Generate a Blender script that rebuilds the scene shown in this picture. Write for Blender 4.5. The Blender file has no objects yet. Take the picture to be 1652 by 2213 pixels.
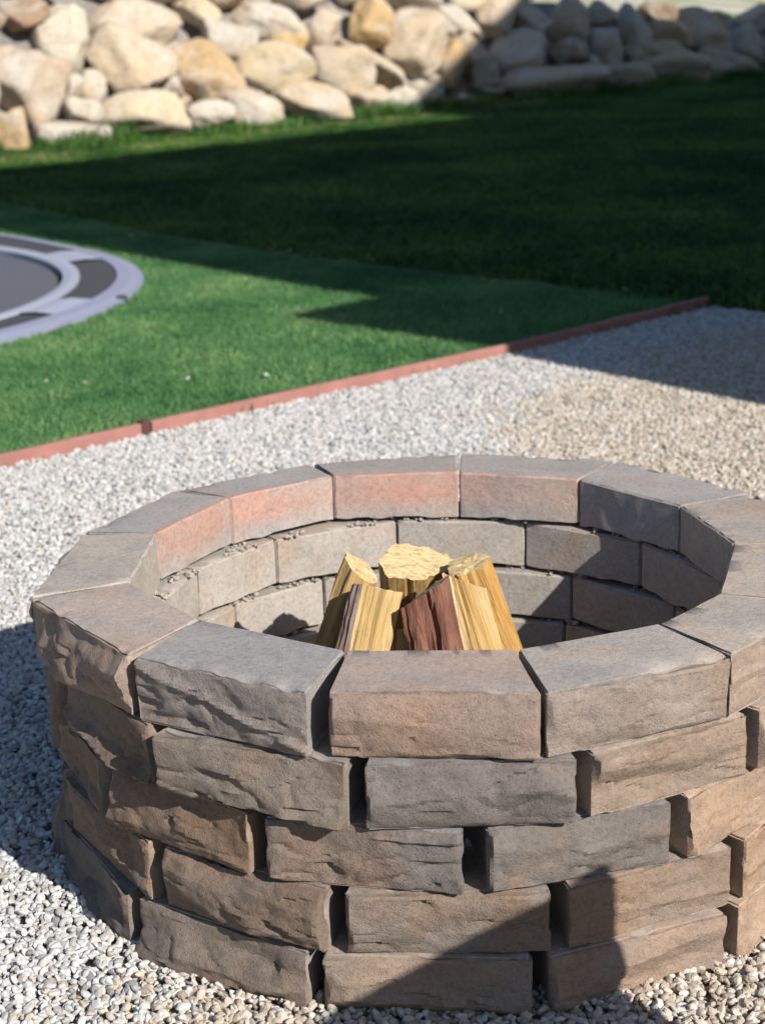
import bpy, bmesh, math, random
from mathutils import Vector, Matrix, noise
import numpy as np

random.seed(7); np.random.seed(7)
scene = bpy.context.scene
COL = scene.collection

# ------------------------------------------------------------------ camera, sky, sun, exposure
cam_d = bpy.data.cameras.new('camera'); cam = bpy.data.objects.new('camera', cam_d); COL.objects.link(cam)
cam.matrix_world = Matrix(((0.99942114, 0.01811831, 0.02879422, -0.01811),
                           (0.02239537, 0.28673670, -0.95774763, -2.90832),
                           (-0.02560912, 0.95783808, 0.28616495, 1.44415),
                           (0, 0, 0, 1)))
cam_d.sensor_fit = 'HORIZONTAL'; cam_d.sensor_width = 36.0
cam_d.lens = 36.0 * 3807.25 / 1652.0
cam_d.clip_start = 0.05; cam_d.clip_end = 600
cam_d.dof.use_dof = True; cam_d.dof.focus_distance = 2.75; cam_d.dof.aperture_fstop = 7.5
scene.camera = cam

SUN_AZ, SUN_EL = math.radians(-49.0), math.radians(32.5)
sun_dir = Vector((math.cos(SUN_AZ) * math.cos(SUN_EL), math.sin(SUN_AZ) * math.cos(SUN_EL), math.sin(SUN_EL)))
world = bpy.data.worlds.new('World'); scene.world = world; world.use_nodes = True
wn = world.node_tree; wn.nodes.clear()
sky = wn.nodes.new('ShaderNodeTexSky'); sky.sky_type = 'NISHITA'; sky.sun_disc = False
sky.ozone_density = 3.5; sky.dust_density = 0.4; sky.sun_elevation = SUN_EL; sky.sun_rotation = math.radians(139.0)
bg = wn.nodes.new('ShaderNodeBackground'); bg.inputs['Strength'].default_value = 0.075
wo = wn.nodes.new('ShaderNodeOutputWorld')
wn.links.new(sky.outputs[0], bg.inputs[0]); wn.links.new(bg.outputs[0], wo.inputs[0])
sd = bpy.data.lights.new('sun', 'SUN'); so = bpy.data.objects.new('sun', sd); COL.objects.link(so)
sd.energy = 4.6; sd.angle = math.radians(0.53); sd.color = (1.0, 0.965, 0.905)
so.rotation_euler = (-sun_dir).to_track_quat('-Z', 'Y').to_euler()
vs = scene.view_settings
vs.view_transform = 'Standard'; vs.look = 'None'; vs.gamma = 1.0; vs.use_curve_mapping = False; vs.exposure = 0.46

# ------------------------------------------------------------------ helpers
def tag(o, label=None, cat=None, group=None, kind=None):
    if label: o['label'] = label
    if cat: o['category'] = cat
    if group: o['group'] = group
    if kind: o['kind'] = kind
    return o

def link(name, me, mats=(), parent=None, loc=None):
    o = bpy.data.objects.new(name, me); COL.objects.link(o)
    if me is not None:
        for m in (mats if isinstance(mats, (list, tuple)) else [mats]): me.materials.append(m)
    if parent: o.parent = parent
    if loc is not None: o.location = loc
    return o

def mesh(name, verts, faces, smooth=False, midx=None):
    me = bpy.data.meshes.new(name); me.from_pydata([tuple(v) for v in verts], [], faces)
    if midx: me.polygons.foreach_set('material_index', midx)
    if smooth: me.polygons.foreach_set('use_smooth', [True] * len(me.polygons))
    me.update(); return me

def from_bm(name, bm, smooth=False):
    bmesh.ops.recalc_face_normals(bm, faces=bm.faces)
    me = bpy.data.meshes.new(name); bm.to_mesh(me); bm.free()
    if smooth: me.polygons.foreach_set('use_smooth', [True] * len(me.polygons))
    return me

def bm_box(bm, M, sx, sy, sz, bevel=0.0):
    r = bmesh.ops.create_cube(bm, size=1.0, matrix=M @ Matrix.Diagonal((sx, sy, sz, 1)))
    if bevel > 0:
        es = list({e for v in r['verts'] for e in v.link_edges})
        bmesh.ops.bevel(bm, geom=es, offset=bevel, segments=2, affect='EDGES', profile=0.6)

def bm_tube(bm, a, b, r, n=10):
    a, b = Vector(a), Vector(b); d = b - a
    M = Matrix.Translation((a + b) / 2) @ d.to_track_quat('Z', 'Y').to_matrix().to_4x4()
    bmesh.ops.create_cone(bm, cap_ends=True, segments=n, radius1=r, radius2=r, depth=d.length, matrix=M)

def empty(name, loc=(0, 0, 0), rz=0.0):
    o = bpy.data.objects.new(name, None); COL.objects.link(o); o.location = loc; o.rotation_euler.z = rz
    o.empty_display_size = 0.1; return o

# ------------------------------------------------------------------ materials
class NT:
    def __init__(s, name):
        s.m = bpy.data.materials.new(name); s.m.use_nodes = True; s.t = s.m.node_tree
        s.b = s.t.nodes['Principled BSDF']; s.out = s.t.nodes['Material Output']
    def n(s, kind, **kw):
        x = s.t.nodes.new('ShaderNode' + kind)
        for k, v in kw.items():
            if k.startswith('i_'):
                k2 = k[2:]; k2 = int(k2) if k2.isdigit() else k2.replace('_', ' ')
                if isinstance(v, bpy.types.NodeSocket): s.t.links.new(v, x.inputs[k2])
                else: x.inputs[k2].default_value = v
            else: setattr(x, k, v)
        return x
    def l(s, a, b): s.t.links.new(a, b)
    def noise(s, vec, scale, detail=4, rough=0.55, dist=0.0):
        x = s.n('TexNoise'); x.inputs['Scale'].default_value = scale; x.inputs['Detail'].default_value = detail
        x.inputs['Roughness'].default_value = rough; x.inputs['Distortion'].default_value = dist
        s.l(vec, x.inputs['Vector']); return x.outputs['Fac']
    def ramp(s, fac, stops):
        x = s.n('ValToRGB'); cr = x.color_ramp
        while len(cr.elements) < len(stops): cr.elements.new(0.5)
        for e, (p, c) in zip(cr.elements, stops): e.position = p; e.color = (c, c, c, 1) if isinstance(c, (int, float)) else (*c, 1)
        s.l(fac, x.inputs[0]); return x.outputs[0]
    def mix(s, fac, a, b, mode='MIX'):
        x = s.n('Mix', data_type='RGBA', blend_type=mode)
        for sock, v in ((x.inputs[0], fac), (x.inputs[6], a), (x.inputs[7], b)):
            if isinstance(v, bpy.types.NodeSocket): s.l(v, sock)
            elif isinstance(v, (int, float)): sock.default_value = v if sock.type == 'VALUE' else (v, v, v, 1)
            else: sock.default_value = (*v, 1)
        return x.outputs[2]
    def math(s, op, a, b=0.0, c=None, clamp=False):
        x = s.n('Math', operation=op); x.use_clamp = clamp
        for i, v in enumerate((a, b) if c is None else (a, b, c)):
            if isinstance(v, bpy.types.NodeSocket): s.l(v, x.inputs[i])
            else: x.inputs[i].default_value = v
        return x.outputs[0]
    def vadd(s, a, b):
        x = s.n('VectorMath', operation='ADD'); s.l(a, x.inputs[0])
        if isinstance(b, bpy.types.NodeSocket): s.l(b, x.inputs[1])
        else: x.inputs[1].default_value = b
        return x.outputs[0]
    def vmul(s, a, b):
        x = s.n('VectorMath', operation='MULTIPLY'); s.l(a, x.inputs[0]); x.inputs[1].default_value = b; return x.outputs[0]
    def bump(s, h, strength, dist, prev=None):
        x = s.n('Bump'); x.inputs['Strength'].default_value = strength; x.inputs['Distance'].default_value = dist
        s.l(h, x.inputs['Height'])
        if prev: s.l(prev, x.inputs['Normal'])
        return x.outputs[0]
    def done(s, col, rough=0.85, normal=None, spec=0.3):
        if isinstance(col, bpy.types.NodeSocket): s.l(col, s.b.inputs['Base Color'])
        else: s.b.inputs['Base Color'].default_value = (*col, 1)
        if isinstance(rough, bpy.types.NodeSocket): s.l(rough, s.b.inputs['Roughness'])
        else: s.b.inputs['Roughness'].default_value = rough
        s.b.inputs['Specular IOR Level'].default_value = spec
        if normal: s.l(normal, s.b.inputs['Normal'])
        return s.m

def m_plain(name, col, rough=0.7, spec=0.3, var=0.15, scale=20):
    t = NT(name); tc = t.n('TexCoord').outputs['Object']
    f = t.noise(tc, scale, 4)
    c = t.mix(f, tuple(x * (1 - var) for x in col), tuple(min(1, x * (1 + var)) for x in col))
    return t.done(c, rough, t.bump(t.noise(tc, scale * 8, 3), 0.15, 0.002), spec)

def m_block():
    """pigmented concrete block: object colour = its main tone, blended with grey and rust pigment"""
    t = NT('block_concrete'); tc = t.n('TexCoord').outputs['Object']; oi = t.n('ObjectInfo')
    off = t.n('CombineXYZ'); r = t.math('MULTIPLY', oi.outputs['Random'], 37.0)
    for i in range(3): t.l(r, off.inputs[i])
    p = t.vadd(tc, off.outputs[0])
    base = oi.outputs['Color']
    sw = t.ramp(t.noise(p, 7.0, 5, 0.6, 0.6), [(0.40, 0), (0.66, 1)])
    c = t.mix(t.math('MULTIPLY', sw, 0.50), base, (0.305, 0.283, 0.275))
    sw2 = t.ramp(t.noise(t.vadd(p, (5, 3, 1)), 6.0, 4, 0.55, 0.5), [(0.52, 0), (0.74, 1)])
    c = t.mix(t.math('MULTIPLY', sw2, 0.5), c, (0.40, 0.245, 0.15))
    # red pigment on some blocks (alpha of the object colour), strongest high on the inner face
    pig = t.n('Attribute', attribute_type='GEOMETRY', attribute_name='pigment').outputs['Fac']
    pf = t.math('MULTIPLY', pig, t.ramp(t.noise(t.vadd(p, (1, 9, 4)), 8.0, 5, 0.65), [(0.30, 0.35), (0.60, 1)]))
    c = t.mix(t.math('MULTIPLY', pf, 0.85), c, (0.49, 0.255, 0.185))
    spl = t.n('Attribute', attribute_type='GEOMETRY', attribute_name='split').outputs['Fac']     # freshly split face: darker, browner aggregate
    c = t.mix(spl, c, t.mix(1.0, c, (0.72, 0.66, 0.61), 'MULTIPLY'))
    speck = t.ramp(t.noise(p, 120.0, 3, 0.7), [(0.33, 0.74), (0.5, 1.0), (0.70, 1.16)])
    c = t.mix(0.75, c, speck, 'MULTIPLY')
    dust = t.ramp(t.noise(t.vmul(t.vadd(p, (7, 1, 3)), (1, 2.2, 1)), 4.5, 5, 0.6, 0.8), [(0.50, 0), (0.72, 1)])
    c = t.mix(t.math('MULTIPLY', dust, t.math('MULTIPLY_ADD', spl, -0.3, 0.42)), c, (0.47, 0.405, 0.35))
    stain = t.ramp(t.noise(t.vadd(p, (2, 2, 8)), 16.0, 5, 0.65), [(0.36, 0.88), (0.55, 1.0)])
    c = t.mix(0.8, c, stain, 'MULTIPLY')
    grit = t.math('MULTIPLY_ADD', spl, 0.35, 0.35)
    nb = t.bump(t.noise(p, 70.0, 8, 0.75), 0.5, 0.0045)
    vo = t.n('TexVoronoi'); vo.inputs['Scale'].default_value = 210.0; t.l(p, vo.inputs['Vector'])
    pits = t.math('MULTIPLY', t.ramp(vo.outputs['Distance'], [(0.05, 0.0), (0.32, 1.0)]), t.noise(p, 260.0, 4, 0.75))
    nb2 = t.n('Bump'); nb2.inputs['Distance'].default_value = 0.003; t.l(grit, nb2.inputs['Strength']); t.l(pits, nb2.inputs['Height']); t.l(nb, nb2.inputs['Normal']); nb = nb2.outputs[0]
    c = t.mix(0.55, c, t.ramp(pits, [(0.12, 0.62), (0.42, 1.06)]), 'MULTIPLY')
    return t.done(c, 0.92, nb, 0.18)

def m_boulder():
    t = NT('boulder_granite'); tc = t.n('TexCoord').outputs['Object']; oi = t.n('ObjectInfo')
    off = t.n('CombineXYZ'); r = t.math('MULTIPLY', oi.outputs['Random'], 53.0)
    for i in range(3): t.l(r, off.inputs[i])
    p = t.vadd(tc, off.outputs[0])
    base = oi.outputs['Color']
    c = t.mix(t.math('MULTIPLY', t.ramp(t.noise(p, 2.2, 4, 0.55, 0.4), [(0.44, 0), (0.62, 1)]), 0.38), base, (0.50, 0.35, 0.22))
    c = t.mix(t.math('MULTIPLY', t.ramp(t.noise(t.vadd(p, (4, 1, 7)), 3.0, 4), [(0.48, 0), (0.66, 1)]), 0.6), c, (0.56, 0.52, 0.47))
    c = t.mix(0.8, c, t.ramp(t.noise(p, 18.0, 5, 0.7), [(0.32, 0.68), (0.5, 1.0), (0.7, 1.12)]), 'MULTIPLY')
    nb = t.bump(t.noise(p, 9.0, 6, 0.65), 0.6, 0.05)
    return t.done(c, 0.9, nb, 0.2)

def m_pebble():
    """white/grey gravel, with tan gravel where the second load was spread (by place on the ground)"""
    t = NT('gravel_stone'); oi = t.n('ObjectInfo'); geo = t.n('NewGeometry')
    sp = t.n('SeparateXYZ'); t.l(geo.outputs['Position'], sp.inputs[0]); X, Y = sp.outputs[0], sp.outputs[1]
    big = t.noise(geo.outputs['Position'], 2.1, 3)
    f = t.math('SUBTRACT', X, t.math('MULTIPLY_ADD', Y, 0.21, -0.36))
    f = t.math('ADD', f, t.math('MULTIPLY_ADD', big, 1.3, -0.65))
    tan = t.math('MULTIPLY_ADD', f, 3.2, 0.5, clamp=True)
    d = t.math('SUBTRACT', t.math('ADD', X, 3.80), Y)             # distance from the edging, times 1.41
    d = t.math('ADD', d, t.math('MULTIPLY_ADD', big, 0.9, -0.45))
    tan = t.math('MULTIPLY', tan, t.math('MULTIPLY_ADD', d, 2.2, -0.9, clamp=True))
    rnd = oi.outputs['Random']
    rnd2 = t.math('FRACT', t.math('MULTIPLY', rnd, 17.31))
    white = t.ramp(rnd, [(0.0, (0.22, 0.21, 0.205)), (0.08, (0.37, 0.355, 0.345)), (0.40, (0.51, 0.495, 0.475)), (0.8, (0.62, 0.605, 0.585)), (0.93, (0.55, 0.475, 0.42)), (1.0, (0.68, 0.67, 0.645))])
    tanc = t.ramp(rnd, [(0.0, (0.31, 0.25, 0.195)), (0.15, (0.43, 0.36, 0.285)), (0.55, (0.52, 0.44, 0.35)), (0.8, (0.57, 0.51, 0.43)), (1.0, (0.61, 0.58, 0.53))])
    pick = t.math('LESS_THAN', rnd2, t.math('MULTIPLY_ADD', tan, 0.92, 0.03))
    c = t.mix(pick, white, tanc)
    tc = t.n('TexCoord').outputs['Object']
    c = t.mix(0.6, c, t.ramp(t.noise(tc, 60.0, 3), [(0.35, 0.8), (0.6, 1.05)]), 'MULTIPLY')
    return t.done(c, 0.85, t.bump(t.noise(tc, 180.0, 3), 0.3, 0.001), 0.25)

def m_blade(name, c0, c1, c2, patch_scale, trans=0.25, rough=0.5):
    t = NT(name); oi = t.n('ObjectInfo'); geo = t.n('NewGeometry')
    pn = t.noise(geo.outputs['Position'], patch_scale, 4, 0.6)
    at = t.n('Attribute', attribute_type='GEOMETRY', attribute_name='tone').outputs['Fac']
    f = t.math('ADD', t.math('MULTIPLY', at, 0.42), t.math('MULTIPLY', oi.outputs['Random'], 0.14)); f = t.math('ADD', f, t.math('MULTIPLY', t.ramp(pn, [(0.33, 0), (0.67, 1)]), 0.40))
    c = t.ramp(f, [(0.15, c0), (0.5, c1), (0.9, c2)])
    m = t.done(c, rough, None, 0.35)
    tr = t.n('BsdfTranslucent'); t.l(c, tr.inputs[0])
    mx = t.n('MixShader'); mx.inputs[0].default_value = trans
    t.l(t.b.outputs[0], mx.inputs[1]); t.l(tr.outputs[0], mx.inputs[2]); t.l(mx.outputs[0], t.out.inputs[0])
    return m

def m_wood():
    t = NT('split_wood'); tc = t.n('TexCoord').outputs['Object']; oi = t.n('ObjectInfo')
    off = t.n('CombineXYZ'); r = t.math('MULTIPLY', oi.outputs['Random'], 11.0)
    for i in range(3): t.l(r, off.inputs[i])
    p = t.vadd(tc, off.outputs[0])
    g = t.noise(t.vmul(p, (1, 1, 0.05)), 170.0, 6, 0.68, 0.4)
    broad = t.noise(t.vmul(p, (1, 1, 0.25)), 26.0, 3, 0.5, 0.8)
    c = t.ramp(broad, [(0.28, (0.64, 0.52, 0.34)), (0.42, (0.57, 0.39, 0.17)), (0.56, (0.48, 0.27, 0.085)), (0.72, (0.29, 0.16, 0.075))])
    c = t.mix(t.math('MULTIPLY', oi.outputs['Alpha'], 1.0), oi.outputs['Color'], c)
    c = t.mix(0.8, c, t.ramp(g, [(0.30, 0.50), (0.46, 0.96), (0.66, 1.12)]), 'MULTIPLY')
    return t.done(c, 0.75, t.bump(g, 1.0, 0.006), 0.2)

def m_endgrain():
    t = NT('end_grain'); tc = t.n('TexCoord').outputs['Object']
    f = t.noise(t.vmul(tc, (1, 2.4, 1)), 60.0, 5, 0.7)
    ring = t.n('TexWave', wave_type='RINGS', rings_direction='Z'); ring.inputs['Scale'].default_value = 28; ring.inputs['Distortion'].default_value = 3.0
    t.l(t.vadd(tc, (0.05, 0.08, 0)), ring.inputs['Vector'])
    c = t.mix(t.math('MULTIPLY', ring.outputs['Fac'], 0.35), (0.66, 0.50, 0.27), (0.55, 0.33, 0.12))
    c = t.mix(0.8, c, t.ramp(f, [(0.36, 0.55), (0.52, 1.05)]), 'MULTIPLY')
    return t.done(c, 0.85, t.bump(f, 0.9, 0.006), 0.2)

def m_bark():
    t = NT('bark'); tc = t.n('TexCoord').outputs['Object']; oi = t.n('ObjectInfo')
    g = t.noise(t.vmul(tc, (1, 1, 0.22)), 60.0, 6, 0.68, 0.5)
    c = t.mix(t.ramp(g, [(0.35, 0), (0.65, 1)]), (0.13, 0.05, 0.036), oi.outputs['Color'])
    return t.done(c, 0.85, t.bump(g, 0.8, 0.006), 0.25)

M_BLOCK, M_BOULDER, M_PEB = m_block(), m_boulder(), m_pebble()
M_WOOD, M_END, M_BARK = m_wood(), m_endgrain(), m_bark()
M_TURF = m_blade('turf_blade', (0.042, 0.135, 0.050), (0.118, 0.275, 0.092), (0.35, 0.45, 0.19), 1.4, 0.2)
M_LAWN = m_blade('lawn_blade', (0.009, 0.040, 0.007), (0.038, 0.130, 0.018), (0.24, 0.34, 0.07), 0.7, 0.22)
M_DRY = m_blade('dry_blade', (0.30, 0.25, 0.11), (0.40, 0.34, 0.16), (0.5, 0.43, 0.24), 0.9, 0.2)
M_LEDGE = m_plain('dusty_chips', (0.37, 0.325, 0.28), 0.9, 0.2, 0.35, 60)
M_EDGE = m_plain('edging_plastic_wood', (0.345, 0.165, 0.135), 0.75, 0.25, 0.38, 9)
M_STAKE = m_plain('stake_brown', (0.10, 0.045, 0.035), 0.7)
M_PAD = m_plain('trampoline_pad', (0.30, 0.305, 0.40), 0.5, 0.4, 0.06, 3)
M_PAD2 = m_plain('trampoline_inner_pad', (0.40, 0.41, 0.49), 0.5, 0.4, 0.06, 3)
M_VENT = m_plain('trampoline_vent', (0.075, 0.075, 0.078), 0.8, 0.2, 0.15, 60)
M_MAT = m_plain('trampoline_mat', (0.125, 0.125, 0.145), 0.7, 0.3, 0.08, 6)
M_STEEL = m_plain('galvanised_steel', (0.35, 0.36, 0.37), 0.4, 0.5)
M_STUCCO = m_plain('stucco', (0.50, 0.45, 0.38), 0.95, 0.2, 0.08, 3)
M_ROOF = m_plain('roof_shingle', (0.10, 0.09, 0.085), 0.95, 0.2, 0.2, 5)
M_TRIM = m_plain('white_trim', (0.70, 0.69, 0.66), 0.6)
M_SLING = m_plain('chair_sling', (0.10, 0.095, 0.09), 0.8)
M_FRAME = m_plain('chair_frame', (0.05, 0.045, 0.04), 0.45, 0.5)
tg = NT('window_glass'); M_GLASS = tg.done((0.03, 0.04, 0.05), 0.05, None, 0.6)

def m_soil(name, a, b, scale=6.0, fine=70.0, h=0.01):
    t = NT(name); P = t.n('NewGeometry').outputs['Position']
    c = t.mix(t.ramp(t.noise(P, scale, 5, 0.6), [(0.38, 0), (0.62, 1)]), a, b)
    c = t.mix(0.7, c, t.ramp(t.noise(P, fine, 4, 0.7), [(0.35, 0.6), (0.62, 1.15)]), 'MULTIPLY')
    return t.done(c, 0.95, t.bump(t.noise(P, fine, 5, 0.7), 0.9, h), 0.15)
M_GROUND = m_soil('gravel_bed', (0.36, 0.32, 0.27), (0.45, 0.40, 0.34), 3.0, 90.0, 0.01)
M_TURFBASE = m_soil('turf_backing', (0.05, 0.12, 0.04), (0.09, 0.18, 0.06), 4.0, 60.0, 0.01)
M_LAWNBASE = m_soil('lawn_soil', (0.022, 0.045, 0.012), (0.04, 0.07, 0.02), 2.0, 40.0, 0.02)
M_BANK = m_soil('bank_soil', (0.30, 0.27, 0.245), (0.42, 0.385, 0.35), 1.5, 22.0, 0.05)
def m_hill():
    t = NT('hill_ground'); P = t.n('NewGeometry').outputs['Position']
    c = t.mix(t.ramp(t.noise(P, 1.1, 5, 0.6), [(0.42, 0), (0.6, 1)]), (0.60, 0.55, 0.47), (0.36, 0.38, 0.20))
    c = t.mix(0.7, c, t.ramp(t.noise(P, 9.0, 5, 0.7), [(0.35, 0.7), (0.62, 1.15)]), 'MULTIPLY')
    return t.done(c, 0.95, t.bump(t.noise(P, 6.0, 5, 0.7), 0.8, 0.08), 0.15)
M_HILL = m_hill()

# ------------------------------------------------------------------ ground sheets
def sheet(name, pts, z, mat, kind='structure'):
    me = mesh(name, [(x, y, z) for x, y in pts], [tuple(range(len(pts)))])
    if me.polygons[0].normal.z < 0: me.flip_normals()
    return tag(link(name, me, mat), kind=kind)

EDGE = [(-5.4, -1.55), (-3.2, 0.64), (-1.386, 2.442), (-0.969, 2.855), (-0.41, 3.397), (0.357, 4.121), (1.251, 5.068)]
LAWN_EDGE = [(1.28, 5.03), (0.587, 5.60), (-0.2, 6.26), (-0.848, 6.90), (-1.672, 7.80), (-2.451, 8.90), (-3.028, 9.66), (-4.6, 11.6), (-6.4, 13.6)]
GROUND_Z = 0.0
ground = tag(link('ground', mesh('ground', [(-80, -80, 0), (80, -80, 0), (80, 130, 0), (-80, 130, 0)], [(0, 1, 2, 3)]), M_GROUND), kind='structure')
TC, TR_MAT = Vector((-3.80, 5.70)), 1.91
turf_poly = [(x - 0.025, y + 0.025) for x, y in EDGE] + LAWN_EDGE + [(-11, 12), (-11, -1.5)]
sheet('turf', turf_poly, 0.022, M_TURFBASE)
P_, R_ = 1.1645, 18.27                       # foot of the boulder wall: y = P_ x + R_
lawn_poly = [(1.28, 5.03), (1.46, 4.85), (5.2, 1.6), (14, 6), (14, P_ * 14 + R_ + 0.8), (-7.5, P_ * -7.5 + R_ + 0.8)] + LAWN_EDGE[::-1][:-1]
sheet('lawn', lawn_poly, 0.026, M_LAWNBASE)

# bank behind the boulders and the slope above it
def wall_top(a):                              # height of the wall top by distance along it
    return 1.75 if a < -1.5 else max(0.82, 1.75 - (a + 1.5) * 0.105)
u2 = Vector((1, P_)).normalized(); n2 = Vector((-u2.y, u2.x)); B0 = Vector((0, R_))
A = list(np.arange(-16, 30.1, 0.4)); vs_, fs_ = [], []
for a in A:
    H = wall_top(a); b_top = H / math.tan(math.radians(52))
    prof = [(0.30, -0.1)] + [(0.30 + b_top * k / 8, H * k / 8 - 0.02) for k in range(1, 9)]
    for b, z in prof:
        q = B0 + u2 * a + n2 * (b + 0.1 * noise.noise((a, b * 2, 3)))
        vs_.append((q.x, q.y, z + 0.06 * noise.noise((a * 1.7, b * 3, 0))))
n = 9
for i in range(len(A) - 1):
    for j in range(n - 1):
        fs_.append((i * n + j, (i + 1) * n + j, (i + 1) * n + j + 1, i * n + j + 1))
me = mesh('bank', vs_, fs_, True); bank = tag(link('bank', me, M_BANK), kind='structure')
vs_, fs_ = [], []; D = [0, 0.5, 1, 2, 4, 7, 11, 17, 26, 40, 60, 90]
for i, a in enumerate(A):
    H = wall_top(a); base = B0 + u2 * a + n2 * (0.30 + H / math.tan(math.radians(52)))
    for k, dd in enumerate(D):
        q = base + n2 * dd + u2 * (a * dd * 0.03)
        vs_.append((q.x, q.y, H - 0.03 + dd * 0.10 + 0.05 * noise.noise((q.x * 0.8, q.y * 0.8, 0)) * min(1, dd)))
n = len(D)
for i in range(len(A) - 1):
    for j in range(n - 1):
        fs_.append((i * n + j, (i + 1) * n + j, (i + 1) * n + j + 1, i * n + j + 1))
tag(link('hill', mesh('hill', vs_, fs_, True), M_HILL), kind='structure')

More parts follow.
